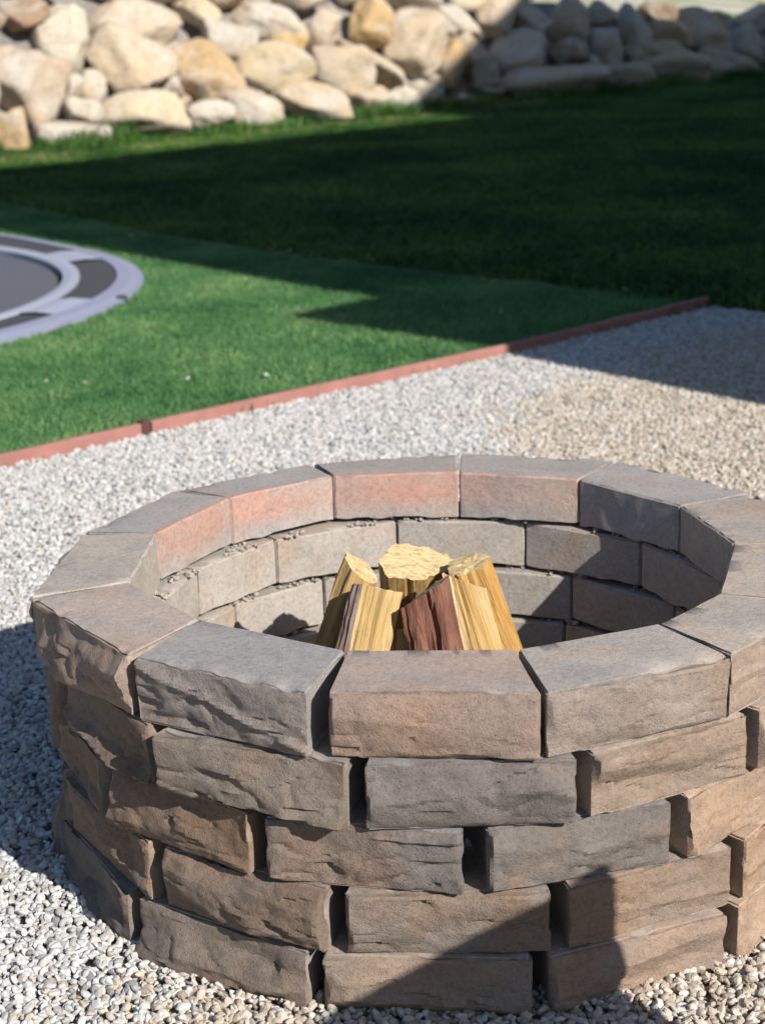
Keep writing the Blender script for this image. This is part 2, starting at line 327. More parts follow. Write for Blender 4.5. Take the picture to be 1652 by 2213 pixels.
# ------------------------------------------------------------------ boulder wall
BOULDERS = [(-4.03, 15.11, 1.28, 0.53, 0.34, -8, 'b'), (-3.6, 15.36, 1.06, 0.64, 0.72, 0, 'w'), (-3.9, 14.56, 0.69, 0.92, 0.78, -42, 'c'), (-3.94, 13.91, 0.19, 0.37, 0.48, 0, 'o'), (-3.51, 14.84, 0.55, 0.23, 0.26, 0, 'w'), (-3.39, 14.74, 0.35, 0.37, 0.36, 0, 'w'), (-3.49, 14.34, 0.11, 0.74, 0.28, 0, 'w'), (-3.09, 15.55, 0.73, 0.94, 0.72, -8, 'c'), (-3.06, 16.11, 1.17, 0.99, 0.6, 0, 'c'), (-2.86, 15.23, 0.24, 0.91, 0.46, 0, 'c'), (-2.49, 16.87, 1.25, 0.48, 0.34, 0, 'c'), (-2.19, 16.87, 0.96, 0.65, 0.4, -6, 'w'), (-2.35, 16.22, 0.57, 0.76, 0.61, -30, 'o'), (-2.64, 15.79, 0.5, 0.27, 0.23, 0, 'w'), (-2.29, 15.83, 0.18, 0.48, 0.3, 0, 'w'), (-1.89, 16.3, 0.2, 0.63, 0.43, -10, 'w'), (-1.77, 17.54, 1.11, 0.88, 0.41, -20, 'w'), (-1.55, 17.49, 0.86, 0.42, 0.43, 0, 'o'), (-1.69, 17.01, 0.59, 0.8, 0.57, -14, 'c'), (-1.17, 18.07, 0.97, 0.49, 0.54, 0, 'c'), (-0.72, 18.65, 1.01, 0.6, 0.54, 0, 'o'), (-1.02, 17.74, 0.54, 0.79, 0.52, -8, 'c'), (-0.61, 18.23, 0.56, 0.97, 0.36, -33, 'c'), (-0.14, 18.95, 0.71, 0.69, 0.82, 0, 'c'), (-1.26, 17.03, 0.19, 0.9, 0.45, -8, 'c'), (-0.68, 17.68, 0.17, 0.44, 0.38, 0, 'c'), (-0.33, 18.03, 0.12, 0.49, 0.35, 0, 'w'), (0.01, 18.49, 0.17, 0.44, 0.34, 0, 'w'), (0.38, 19.84, 0.94, 0.92, 0.37, -35, 'w'), (0.3, 19.22, 0.5, 0.41, 0.59, 20, 'o'), (0.58, 19.61, 0.56, 0.43, 0.57, 30, 'c'), (0.83, 20.52, 1.07, 0.65, 0.56, 0, 'c'), (0.7, 19.57, 0.41, 0.38, 0.38, 20, 'w'), (1.19, 20.32, 0.55, 0.71, 0.57, 0, 'w'), (1.92, 21.61, 0.92, 0.76, 0.57, 0, 'c'), (1.92, 21.12, 0.51, 0.52, 0.39, 0, 'b'), (1.44, 20.11, 0.13, 1.54, 0.54, 6, 'c'), (2.71, 21.57, 0.11, 0.84, 0.46, -5, 'c'), (2.43, 21.8, 0.59, 0.48, 0.59, 0, 'w'), (2.44, 22.32, 1, 0.46, 0.32, 0, 'w'), (2.93, 22.64, 0.8, 0.43, 0.63, 18, 'w'), (3.28, 23.26, 0.98, 0.54, 0.29, 0, 'b'), (3.48, 23.07, 0.63, 0.66, 0.38, -38, 'o'), (3.09, 22.41, 0.45, 0.8, 0.3, 0, 'c'), (3.41, 22.51, 0.22, 1.03, 0.53, -8, 'c'), (4.04, 23.77, 0.66, 0.98, 0.63, -8, 'c'), (4.77, 24.37, 0.45, 0.62, 0.51, -38, 'w'), (4.3, 23.54, 0.22, 1.04, 0.4, -6, 'c'), (5.09, 25.11, 0.77, 0.74, 0.47, -5, 'c'), (5.21, 24.73, 0.33, 0.56, 0.49, 0, 'c'), (1.33, 20.93, 0.93, 0.57, 0.41, 0, 'w'), (0.45, 18.84, 0.04, 0.4, 0.23, 0, 'w'), (-4.42, 14.52, 1.16, 0.67, 0.53, 0, 'c'), (-4.38, 13.92, 0.63, 0.65, 0.56, -10, 'w'), (-4.26, 13.5, 0.15, 0.55, 0.43, 0, 'c'), (-4, 15.53, 1.6, 0.7, 0.37, 0, 'c'), (-3.39, 16.22, 1.58, 0.63, 0.39, 0, 'w'), (-2.83, 16.83, 1.55, 0.65, 0.4, 0, 'c'), (-2.2, 17.44, 1.44, 0.67, 0.41, 0, 'o'), (-1.48, 18.23, 1.41, 0.75, 0.43, 0, 'c'), (-0.82, 19, 1.4, 0.66, 0.33, 0, 'w'), (-0.16, 19.66, 1.32, 0.68, 0.4, -10, 'c'), (0.48, 20.37, 1.29, 0.53, 0.35, 0, 'c'), (1.09, 21.02, 1.23, 0.48, 0.3, 0, 'c'), (6.1, 26.25, 0.73, 0.81, 0.48, 0, 'c'), (6.07, 25.69, 0.29, 0.87, 0.43, 0, 'w'), (6.93, 26.96, 0.52, 0.68, 0.45, 0, 'o'), (-3.4, 15.29, 0.53, 0.28, 0.32, 0, 'w'), (-2.15, 16.73, 0.52, 0.3, 0.3, 0, 'c'), (-2.16, 16.53, 0.36, 0.35, 0.2, 0, 'w'), (-1.55, 17.71, 0.76, 0.26, 0.31, 0, 'w'), (-1.22, 17.61, 0.35, 0.37, 0.26, 0, 'c'), (-0.61, 18.26, 0.3, 0.32, 0.27, 0, 'o'), (0.04, 18.98, 0.27, 0.33, 0.25, 0, 'c'), (-2.76, 16.4, 0.84, 0.29, 0.34, 0, 'w'), (1.4, 21.1, 0.71, 0.3, 0.36, 0, 'c'), (2.07, 21.38, 0.3, 0.43, 0.37, 0, 'w'), (2.39, 21.83, 0.37, 0.37, 0.31, 0, 'b'), (3.59, 23.28, 0.41, 0.4, 0.33, 0, 'c'), (4.41, 24.7, 0.8, 0.35, 0.35, 0, 'c'), (-1.61, 17.17, 0.36, 0.26, 0.26, 0, 'w'), (-2.63, 15.94, 0.34, 0.34, 0.24, 0, 'c'), (-3.87, 14.61, 0.43, 0.27, 0.27, 0, 'w'), (0.81, 19.96, 0.34, 0.35, 0.29, 0, 'c'), (0.74, 19.66, 0.16, 0.46, 0.29, 0, 'b')]
BC = {'c': (0.52, 0.42, 0.30), 'w': (0.54, 0.475, 0.385), 'o': (0.51, 0.35, 0.18), 'b': (0.27, 0.19, 0.13), 'g': (0.40, 0.39, 0.38)}
wall_root = tag(empty('boulder_wall', (0, R_, 0)), 'dry stacked retaining wall of cream granite boulders behind the lawn', 'wall')
def boulder_mesh(rng, level=4):
    bm = bmesh.new(); bmesh.ops.create_icosphere(bm, subdivisions=level, radius=1.0)
    planes = []
    for i in range(rng.randint(8, 12)):
        v = Vector((rng.gauss(0, 1), rng.gauss(0, 1), rng.gauss(0, 1))).normalized()
        planes.append((v, rng.uniform(0.46, 0.80)))
    o = Vector((rng.uniform(0, 90), rng.uniform(0, 90), rng.uniform(0, 90)))
    for v in bm.verts:
        d = v.co.normalized(); r = 1.02
        for nrm, dist in planes:
            c = d.dot(nrm)
            if c > 0.05: r = -math.log(math.exp(-r * 55) + math.exp(-min(dist / c, 9) * 55)) / 55
        r += 0.09 * noise.noise(d * 1.6 + o) + 0.035 * noise.noise(d * 5 + o) + 0.016 * noise.noise(d * 13 + o)
        v.co = d * r
    ext = [max(abs(v.co[k]) for v in bm.verts) for k in range(3)]
    for v in bm.verts: v.co = Vector((v.co.x / ext[0], v.co.y / ext[1], v.co.z / ext[2]))
    return bm
rng = random.Random(11)
for i, (x, y, z, w, h, rot, col) in enumerate(BOULDERS):
    bm = boulder_mesh(rng, 4 if i < 52 else 3)
    yaw = math.atan2(y + 2.9, x) - math.pi / 2 + rng.uniform(-0.15, 0.15)
    S = Matrix.Diagonal((w / 2 * 1.19, 0.40 * (w + h) / 2 + 0.06, h / 2 * 1.19, 1))
    Mx = Matrix.Rotation(yaw, 4, 'Z') @ Matrix.Rotation(-math.radians(rot), 4, 'Y') @ S
    bmesh.ops.transform(bm, matrix=Mx, verts=bm.verts)
    o = link('boulder', from_bm('boulder', bm, True), M_BOULDER, wall_root)
    o.location = (x, y - R_ + 0.05, z)
    c = BC[col]; k = rng.uniform(0.9, 1.1); o.color = (c[0] * k, c[1] * k, c[2] * k * rng.uniform(0.94, 1.05), 1)
    if col == 'o': o['label'] = 'rusty orange boulder'
    elif col == 'b': o['label'] = 'dark brown boulder'

# shrub beyond the wall top
def clump_mesh(name, nb, rad, hmin, hmax, width, lean, rng, segs=2):
    V, F, T = [], [], []
    for i in range(nb):
        a, r = rng.uniform(0, 6.283), rad * math.sqrt(rng.random())
        bx, by = r * math.cos(a), r * math.sin(a); h = rng.uniform(hmin, hmax); w = width * rng.uniform(0.7, 1.3) / 2
        ya = rng.uniform(0, 6.283); px, py = math.cos(ya) * w, math.sin(ya) * w
        la = rng.uniform(0, 6.283); L = lean * rng.uniform(0.2, 1.0) * h; b = len(V); tone = rng.random()
        for s in range(segs):
            f = s / segs; k = 1 - 0.45 * f; ox, oy = math.cos(la) * L * f * f, math.sin(la) * L * f * f
            V += [(bx + ox - px * k, by + oy - py * k, h * f - 0.004), (bx + ox + px * k, by + oy + py * k, h * f - 0.004)]; T += [tone, tone]
        V.append((bx + math.cos(la) * L, by + math.sin(la) * L, h * (1 - 0.25 * lean))); T.append(tone)
        for s in range(segs - 1): F.append((b + 2 * s, b + 2 * s + 1, b + 2 * s + 3, b + 2 * s + 2))
        F.append((b + 2 * segs - 2, b + 2 * segs - 1, b + 2 * segs))
    me = mesh(name, V, F); at = me.attributes.new('tone', 'FLOAT', 'POINT'); at.data.foreach_set('value', T); return me

def scatter(name, surf_polys, z, variants, mat, density, smin, smax, tilt, seed, zjit=0.0, skip=None, cell=0.25, dens_fn=None):
    """stuff: instances of small meshes spread by geometry nodes over a ground patch"""
    xs = [p[0] for p in surf_polys]; ys = [p[1] for p in surf_polys]; V, F = [], []
    def inside(x, y):
        c = False; j = len(surf_polys) - 1
        for i in range(len(surf_polys)):
            xi, yi = surf_polys[i]; xj, yj = surf_polys[j]
            if (yi > y) != (yj > y) and x < (xj - xi) * (y - yi) / (yj - yi) + xi: c = not c
            j = i
        return c
    x = min(xs)
    while x < max(xs):
        y = min(ys)
        while y < max(ys):
            cx, cy = x + cell / 2, y + cell / 2
            if inside(cx, cy) and not (skip and skip(cx, cy)):
                b = len(V); V += [(x, y, z), (x + cell, y, z), (x + cell, y + cell, z), (x, y + cell, z)]; F.append((b, b + 1, b + 2, b + 3))
            y += cell
        x += cell
    me = mesh(name, V, F)
    if dens_fn:
        at = me.attributes.new('dens', 'FLOAT', 'FACE'); at.data.foreach_set('value', [dens_fn(p.center.x, p.center.y) for p in me.polygons])
    o = tag(link(name, me, mat), kind='stuff')
    c = bpy.data.collections.new(name + '_variants')
    for v in variants:
        v.materials.append(mat); c.objects.link(bpy.data.objects.new(name + '_piece', v))
    ng = bpy.data.node_groups.new(name, 'GeometryNodeTree')
    ng.interface.new_socket('Geometry', in_out='INPUT', socket_type='NodeSocketGeometry')
    ng.interface.new_socket('Geometry', in_out='OUTPUT', socket_type='NodeSocketGeometry')
    N, Lk = ng.nodes.new, ng.links.new
    gi, go = N('NodeGroupInput'), N('NodeGroupOutput')
    dp = N('GeometryNodeDistributePointsOnFaces'); dp.inputs['Density'].default_value = density; dp.inputs['Seed'].default_value = seed
    if dens_fn:
        na = N('GeometryNodeInputNamedAttribute'); na.data_type = 'FLOAT'; na.inputs['Name'].default_value = 'dens'
        mm = N('ShaderNodeMath'); mm.operation = 'MULTIPLY'; mm.inputs[1].default_value = density
        Lk(na.outputs['Attribute'], mm.inputs[0]); Lk(mm.outputs[0], dp.inputs['Density'])
    ip = N('GeometryNodeInstanceOnPoints'); ci = N('GeometryNodeCollectionInfo')
    ci.inputs['Collection'].default_value = c; ci.inputs['Separate Children'].default_value = True; ci.inputs['Reset Children'].default_value = True
    ip.inputs['Pick Instance'].default_value = True
    rr = N('FunctionNodeRandomValue'); rr.data_type = 'FLOAT_VECTOR'
    rr.inputs[0].default_value = (-tilt, -tilt, 0); rr.inputs[1].default_value = (tilt, tilt, 6.2832); rr.inputs['Seed'].default_value = seed + 1
    rs = N('FunctionNodeRandomValue'); rs.data_type = 'FLOAT'; rs.inputs[2].default_value = smin; rs.inputs[3].default_value = smax; rs.inputs['Seed'].default_value = seed + 2
    Lk(gi.outputs[0], dp.inputs['Mesh'])
    src = dp.outputs['Points']
    if zjit > 0:
        sp = N('GeometryNodeSetPosition'); rz = N('FunctionNodeRandomValue'); rz.data_type = 'FLOAT_VECTOR'
        rz.inputs[0].default_value = (0, 0, 0); rz.inputs[1].default_value = (0, 0, zjit); rz.inputs['Seed'].default_value = seed + 3
        Lk(src, sp.inputs['Geometry']); Lk(rz.outputs[0], sp.inputs['Offset']); src = sp.outputs[0]
    Lk(src, ip.inputs['Points']); Lk(ci.outputs[0], ip.inputs['Instance'])
    Lk(rr.outputs[0], ip.inputs['Rotation']); Lk(rs.outputs[1], ip.inputs['Scale']); Lk(ip.outputs[0], go.inputs[0])
    md = o.modifiers.new('scatter', 'NODES'); md.node_group = ng
    return o

rng = random.Random(5)
def pebble_mesh(rng):
    bm = bmesh.new(); bmesh.ops.create_icosphere(bm, subdivisions=2, radius=1.0)
    pl = [(Vector((rng.gauss(0, 1), rng.gauss(0, 1), rng.gauss(0, 1))).normalized(), rng.uniform(0.55, 0.9)) for _ in range(9)]
    s = (rng.uniform(0.0095, 0.0125), rng.uniform(0.0062, 0.0085), rng.uniform(0.0045, 0.0065))
    for v in bm.verts:
        d = v.co.normalized(); r = 1.0
        for nrm, dist in pl:
            c = d.dot(nrm)
            if c > 0.05: r = min(r, dist / c)
        v.co = Vector((d.x * r * s[0], d.y * r * s[1], d.z * r * s[2]))
    return from_bm('pebble', bm, False)
peb = [pebble_mesh(rng) for _ in range(9)]
gravel_poly = [(-2.4, -1.4), (2.0, -1.4), (2.0, 4.3), (1.25, 5.05), (0.357, 4.12), (-0.41, 3.395), (-0.969, 2.853), (-1.386, 2.438), (-2.4, 1.44)]
scatter('gravel', gravel_poly, 0.004, peb, M_PEB, 15000, 0.5, 1.12, 0.9, 3, 0.012, skip=lambda x, y: 0.515 < math.hypot(x, y) < 0.62, cell=0.05)

def tramp_r(ang):                              # outer radius of the padded ring by angle
    ang = math.atan2(math.sin(ang), math.cos(ang)); t = min(1, max(0, (abs(ang) - 0.70) / 0.75)); return 2.35 + 0.30 * t * t * (3 - 2 * t)
def in_tramp(x, y):
    dx, dy = x - TC.x, y - TC.y; return math.hypot(dx, dy) < tramp_r(math.atan2(dy, dx)) - 0.02
tv = [clump_mesh('turf_tuft', 42, 0.055, 0.016, 0.034, 0.0034, 0.9, rng) for _ in range(5)]
vis_turf = [(-2.0, 1.86), (-1.386, 2.47), (-0.969, 2.885), (-0.41, 3.425), (0.357, 4.15), (1.24, 5.06)] + LAWN_EDGE[:7] + [(-3.9, 9.4), (-3.9, 1.0)]
vis_turf = [(x - 0.03, y + 0.02) for x, y in vis_turf]
scatter('turf_grass', vis_turf, 0.022, tv, M_TURF, 620, 0.8, 1.25, 0.15, 21, 0.0, skip=in_tramp, cell=0.06)
lv_ = [clump_mesh('lawn_tuft', 46, 0.10, 0.035, 0.075, 0.0062, 1.0, rng) for _ in range(5)]
vis_lawn = [(x + 0.03, y + 0.04) for x, y in LAWN_EDGE[:8]][::-1] + [(2.2, 4.3), (3.4, 8), (8.5, P_ * 8.5 + R_ + 0.3), (-6.0, P_ * -6.0 + R_ + 0.3)]
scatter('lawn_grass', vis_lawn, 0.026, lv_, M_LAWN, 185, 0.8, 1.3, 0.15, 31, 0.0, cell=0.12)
# longer grass and a dry strip along the foot of the boulders
tallv = [clump_mesh('tall_tuft', 34, 0.08, 0.08, 0.24, 0.008, 0.9, rng, 3) for _ in range(4)]
strip = [B0 + u2 * a + n2 * b for a, b in ((-7, -0.72), (12, -0.72), (12, 0.0), (-7, 0.0))]
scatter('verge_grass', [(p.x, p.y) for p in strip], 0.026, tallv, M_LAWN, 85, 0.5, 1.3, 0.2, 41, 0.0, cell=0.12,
        dens_fn=lambda x, y: max(0.0, 0.35 + 2.2 * noise.noise((x * 1.4, y * 1.4, 5.0))))
dryv = [clump_mesh('dry_tuft', 40, 0.10, 0.03, 0.08, 0.006, 1.0, rng) for _ in range(3)]
strip = [B0 + u2 * a + n2 * b for a, b in ((-7, -1.05), (2, -0.95), (2, -0.55), (-7, -0.6))]
scatter('dry_grass', [(p.x, p.y) for p in strip], 0.026, dryv, M_DRY, 150, 0.7, 1.1, 0.2, 51, 0.0, cell=0.12,
        dens_fn=lambda x, y: max(0.0, 0.55 + 1.6 * noise.noise((x * 1.1, y * 1.1, 9.0))))

# ------------------------------------------------------------------ edging between turf and gravel
edging = tag(empty('garden_edging', (EDGE[3][0], EDGE[3][1], 0)), 'low reddish brown bender board edging between green turf and white gravel', 'edging')
def board(pts, h, th, parent, sink=0.03, name='board', z0=0.0):
    ox, oy = parent.location.x, parent.location.y
    V, F = [], []; n = len(pts)
    for i, p in enumerate(pts):
        a = Vector(pts[max(0, i - 1)]); b = Vector(pts[min(n - 1, i + 1)]); d = (b - a).normalized(); nn = Vector((-d.y, d.x))
        w = 0.012 * noise.noise((i * 0.7, 2, 1))
        for off, z in ((0, -sink), (0, h - 0.004), (0.004, h), (th - 0.004, h), (th, h - 0.004), (th, -sink)):
            V.append((p[0] + nn.x * (off + w) - ox, p[1] + nn.y * (off + w) - oy, z + z0 + 0.003 * noise.noise((i * 0.45, 7, 3))))
    for i in range(n - 1):
        for k in range(5): F.append((i * 6 + k, (i + 1) * 6 + k, (i + 1) * 6 + k + 1, i * 6 + k + 1))
    F += [tuple(range(6)), tuple((n - 1) * 6 + k for k in range(5, -1, -1))]
    me = mesh(name, V, F)
    bm = bmesh.new(); bm.from_mesh(me); bmesh.ops.recalc_face_normals(bm, faces=bm.faces); bm.to_mesh(me); bm.free()
    return link(name, me, M_EDGE, parent)
def dense(pts, step=0.12):
    out = []
    for a, b in zip(pts[:-1], pts[1:]):
        a, b = Vector(a), Vector(b); m = max(1, int((b - a).length / step))
        out += [tuple(a.lerp(b, k / m)) for k in range(m)]
    return out + [tuple(pts[-1])]
board(dense(EDGE[:4]), 0.054, 0.026, edging)
board(dense([(-0.962, 2.862)] + EDGE[4:]), 0.053, 0.026, edging)
bm = bmesh.new(); bm_box(bm, Matrix.Translation((-0.02, -0.005, 0.028)) @ Matrix.Rotation(math.radians(45), 4, 'Z'), 0.034, 0.036, 0.068, 0.004)
link('stake', from_bm('stake', bm), M_STAKE, edging)
edging2 = tag(empty('garden_edging', (LAWN_EDGE[3][0], LAWN_EDGE[3][1], 0)), 'thin dark red edging along the far side of the turf, half hidden by lawn', 'edging')
board(dense(LAWN_EDGE[1:]), 0.034, 0.026, edging2)

# ------------------------------------------------------------------ in-ground trampoline
tr = tag(empty('trampoline', (TC.x, TC.y, 0)), 'round in-ground trampoline with lavender grey pads sunk into the turf', 'trampoline')
def ring(name, r0, r1, z0, z1, mat, a0=-math.pi, a1=math.pi, n=128, thick=0.03, rnd=0.0):
    """annular pad; r0, r1 are functions of the angle; rounded ends when rnd > 0"""
    V, F = [], []
    closed = a1 - a0 > 6.28; m = n if closed else n + 1
    for i in range(m):
        f = i / n; a = a0 + (a1 - a0) * f
        ra, rb = r0(a), r1(a)
        if rnd > 0:
            e = min(1.0, min(f, 1 - f) / rnd); s = math.sqrt(max(0.0, 1 - (1 - e) ** 2)); mid = (ra + rb) / 2
            ra, rb = mid + (ra - mid) * max(s, 0.15), mid + (rb - mid) * max(s, 0.15)
        for r, z in ((ra, z0 - thick), (ra, z0), ((ra + rb) / 2, (z0 + z1) / 2 + (0.006 if thick > 0.01 else 0.001)), (rb, z1), (rb, z1 - thick)):
            V.append((r * math.cos(a), r * math.sin(a), z))
    for i in range(n if closed else n):
        j = (i + 1) % m
        for k in range(4): F.append((i * 5 + k, i * 5 + k + 1, j * 5 + k + 1, j * 5 + k))
    return link(name, mesh(name, V, F, False), mat, tr)
R1, R2, R3 = (lambda a: TR_MAT + 0.03), (lambda a: TR_MAT + 0.115), (lambda a: tramp_r(a) - 0.135)
ring('outer_pad', R3, tramp_r, 0.060, 0.040, M_PAD, thick=0.06)
ring('inner_pad', R1, R2, 0.055, 0.060, M_PAD2, thick=0.05)
for k in range(8):
    c0 = math.radians(8 + 45 * k)
    ring('vent', lambda a: R2(a) + 0.004, lambda a: R3(a) - 0.004, 0.0515, 0.0535, M_VENT, c0 - math.radians(17), c0 + math.radians(17), 28, 0.004, 0.0)
    ring('spacer_pad', lambda a: R2(a) + 0.002, lambda a: R3(a) - 0.002, 0.0575, 0.0585, M_PAD2, c0 + math.radians(17.3), c0 + math.radians(27.7), 10, 0.04)
V = [(0, 0, 0.035)] + [(TR_MAT * math.cos(a), TR_MAT * math.sin(a), 0.035) for a in np.linspace(0, 2 * math.pi, 96, endpoint=False)]
link('jumping_mat', mesh('jumping_mat', V, [(0, i + 1, (i + 1) % 96 + 1) for i in range(96)]), M_MAT, tr)
bm = bmesh.new(); bm_box(bm, Matrix.Translation((2.33 * math.cos(-0.12), 2.33 * math.sin(-0.12), 0.045)), 0.05, 0.05, 0.03, 0.008)
link('pad_clip', from_bm('pad_clip', bm), M_VENT, tr)

# ------------------------------------------------------------------ fire pit
HB = 0.1016
pit = tag(empty('fire_pit', (0, 0, 0)), 'round fire pit of five courses of grey and tan split faced blocks', 'fire pit')
def fbm(p, o=4):
    s, a = 0.0, 1.0
    for i in range(o): s += a * noise.noise(p); p = p * 2.07 + Vector((3.1, 1.7, 2.3)); a *= 0.5
    return s
def block_mesh(I0, I1, O1, O0, h, rng, detail=1, rough=1.0, rag=1.0, pig=0.0):
    """split faced wedge block. a: along, b: inner->outer, c: up; origin at its centre on the bed"""
    ctr = (I0 + I1 + O0 + O1) / 4
    q = [p - ctr for p in (I0, I1, O1, O0)]; L = (q[2] - q[3]).length
    nx, nz = (60, 24) if detail else (20, 8)
    def knots(n, e): return [0.0, e] + [e + (1 - 2 * e) * k / (n - 2) for k in range(1, n - 2)] + [1 - e, 1.0]
    ka, kc = knots(nx, 0.012), knots(nz, 0.035)
    kb = [0.0, 0.025, 0.2, 0.4, 0.6, 0.78, 0.90, 0.96, 0.985, 1.0]
    na, nb, nc = len(ka), len(kb), len(kc)
    off = Vector((rng.uniform(0, 99), rng.uniform(0, 99), rng.uniform(0, 99)))
    pls = []
    for i in range(9):
        gx, gy = rng.gauss(0, 0.20), rng.gauss(0, 0.50)
        x0, y0 = rng.uniform(0, L), rng.uniform(0, h); p0 = rng.uniform(0.005, 0.024)
        pls.append((p0, gx, gy, x0, y0))
    bites = []
    for i in range(rng.randint(3, 6)):
        low = rng.random() < 0.75
        bites.append((rng.uniform(0.06, 0.94) * L, (rng.uniform(0.02, 0.42) if low else rng.uniform(0.4, 0.95)) * h, rng.uniform(0.012, 0.045), rng.uniform(0.006, 0.016), rng.uniform(0.0025, 0.007), rng.uniform(-0.35, 0.35)))
    def face(a, c):
        x, y = a * L, c * h
        wx = x + 0.008 * noise.noise(Vector((x * 30, y * 30, 2)) + off); wy = y + 0.006 * noise.noise(Vector((x * 30, y * 30, 6)) + off)
        cell = 0.0
        for bx, by, rx, ry, dp, sk in bites:
            u, v = (wx - bx) / rx, (wy - by - sk * (wx - bx)) / ry
            q = u * u + v * v
            if q < 1: cell = min(cell, -dp * (1 - u * u) * max(0.0, (v + 1) / 2) ** 0.7)
        F = 0.026
        for p0, gx, gy, x0, y0 in pls:
            d = p0 + abs(gx) * 0.2 + gx * (x - x0) + gy * (y - y0); F = min(F, d) if d > F - 0.02 else d
        F = max(-0.006, F)
        P = Vector((x * 9, y * 13, 0)) + off
        F = 0.62 * F + cell + 0.0068 * fbm(P, 6) + 0.004
        rd = 1.0 - abs(noise.noise(Vector((x * 14, y * 30, 4)) + off)) * 2
        F -= 0.007 * max(0.0, rd - 0.66) * (1.0 if c < 0.6 else 0.3)
        e = min(x, L - x, y, h - y); w = 0.005 + 0.013 * max(0, noise.noise(Vector((x * 16, y * 16, 9)) + off) + 0.25)
        k = min(1.0, max(0.0, e / w)); k = k * k * (3 - 2 * k)
        return (F * rough) * k - 0.002 * (1 - k)
    cache = {}
    V, F, IDX = [], [], {}
    def vert(i, j, k):
        key = (i, j, k)
        if key in IDX: return IDX[key]
        a, b, c = ka[i], kb[j], kc[k]
        pin = q[0].lerp(q[1], a); pout = q[3].lerp(q[2], a); p2 = pin.lerp(pout, b); z = c * h
        dirv = (pout - pin).normalized(); tan_ = (q[1] - q[0]).normalized()
        # worn corners
        ea = -1 if i == 0 else (1 if i == na - 1 else 0); eb = -1 if j == 0 else (1 if j == nb - 1 else 0); ec = -1 if k == 0 else (1 if k == nc - 1 else 0)
        x, y = a * L, z
        m = 0.0022 + 0.0022 * max(0, noise.noise(Vector((x * 30, b * 5, y * 30)) + off) + 0.2)
        if ea and eb == 1 and not ec: m = 0.0007
        if abs(ea) + abs(eb) + abs(ec) >= 2:
            if ea: p2 = p2 - tan_ * ea * m
            if ec: z -= ec * m
            if eb: p2 = p2 - dirv * eb * m
        if b > 0.88:                                # the split face and the ragged rim around it
            t = (b - 0.88) / 0.12
            d = face(a, c)
            p2 = p2 + dirv * d * t * t
            if ec == 1: z -= 0.014 * rag * t * max(0, noise.noise(Vector((x * 22, 3, 1)) + off) - 0.05)
            if ec == -1: z += 0.016 * rag * t * max(0, noise.noise(Vector((x * 18, 8, 5)) + off) - 0.0)
            if ea: p2 = p2 - tan_ * ea * 0.012 * rag * t * max(0, noise.noise(Vector((2, 5 + ea, y * 26)) + off) - 0.05)
        if b < 0.3 and k <= 2:                      # broken rear lip: ragged gap under the inner edge
            z += (0.3 - b) / 0.3 * (0.011 + 0.012 * max(-0.6, noise.noise(Vector((x * 17, 1, 2)) + off))) * (1 - k / 3)
        if ea and 0.05 < b < 1.0: p2 = p2 - tan_ * ea * 0.010 * math.sin(math.pi * (b - 0.05) / 0.95) * (1.0 if z < h * 0.93 else 0.25)   # hollow ends
        z += 0.0012 * noise.noise(Vector((x * 8, b * 6, c * 3)) + off)
        p2 = p2 + dirv * 0.0014 * fbm(Vector((x * 14, b, y * 14)) + off, 2)
        IDX[key] = len(V); V.append((p2.x, p2.y, z)); return IDX[key]
    def grid(n1, n2, f, flip):
        for u in range(n1 - 1):
            for v in range(n2 - 1):
                t = (f(u, v), f(u + 1, v), f(u + 1, v + 1), f(u, v + 1)); F.append(t[::-1] if flip else t)
    grid(na, nc, lambda u, v: vert(u, nb - 1, v), True)
    grid(na, nc, lambda u, v: vert(u, 0, v), False)
    grid(nb, nc, lambda u, v: vert(0, u, v), True)
    grid(nb, nc, lambda u, v: vert(na - 1, u, v), False)
    grid(na, nb, lambda u, v: vert(u, v, nc - 1), False)
    grid(na, nb, lambda u, v: vert(u, v, 0), True)
    bm = bmesh.new(); vv = [bm.verts.new(v) for v in V]
    for f in F: bm.faces.new([vv[i] for i in f])
    bmesh.ops.recalc_face_normals(bm, faces=bm.faces)
    nof = (na - 1) * (nc - 1); bm.faces.index_update()
    for e in bm.edges:
        if len(e.link_faces) == 2 and e.calc_face_angle(0) > math.radians(23 if all(f.index < nof for f in e.link_faces) else 52): e.smooth = False
    me = bpy.data.meshes.new('block'); bm.to_mesh(me); bm.free()
    me.polygons.foreach_set('use_smooth', [True] * len(me.polygons))
    me.attributes.new('split', 'FLOAT', 'POINT').data.foreach_set('value', [s_ for s_ in (0.0 if j < nb - 2 else (0.35 if (j == nb - 2 or k == nc - 1) else 1.0) for (i, j, k) in IDX)])
    if pig > 0:
        pv = [0.0] * len(V)
        for (i, j, k), ix in IDX.items():
            if j <= 1: pv[ix] = pig * min(1.0, max(0.0, (kc[k] - 0.15) / 0.4))
        me.attributes.new('pigment', 'FLOAT', 'POINT').data.foreach_set('value', pv)
    return me, ctr

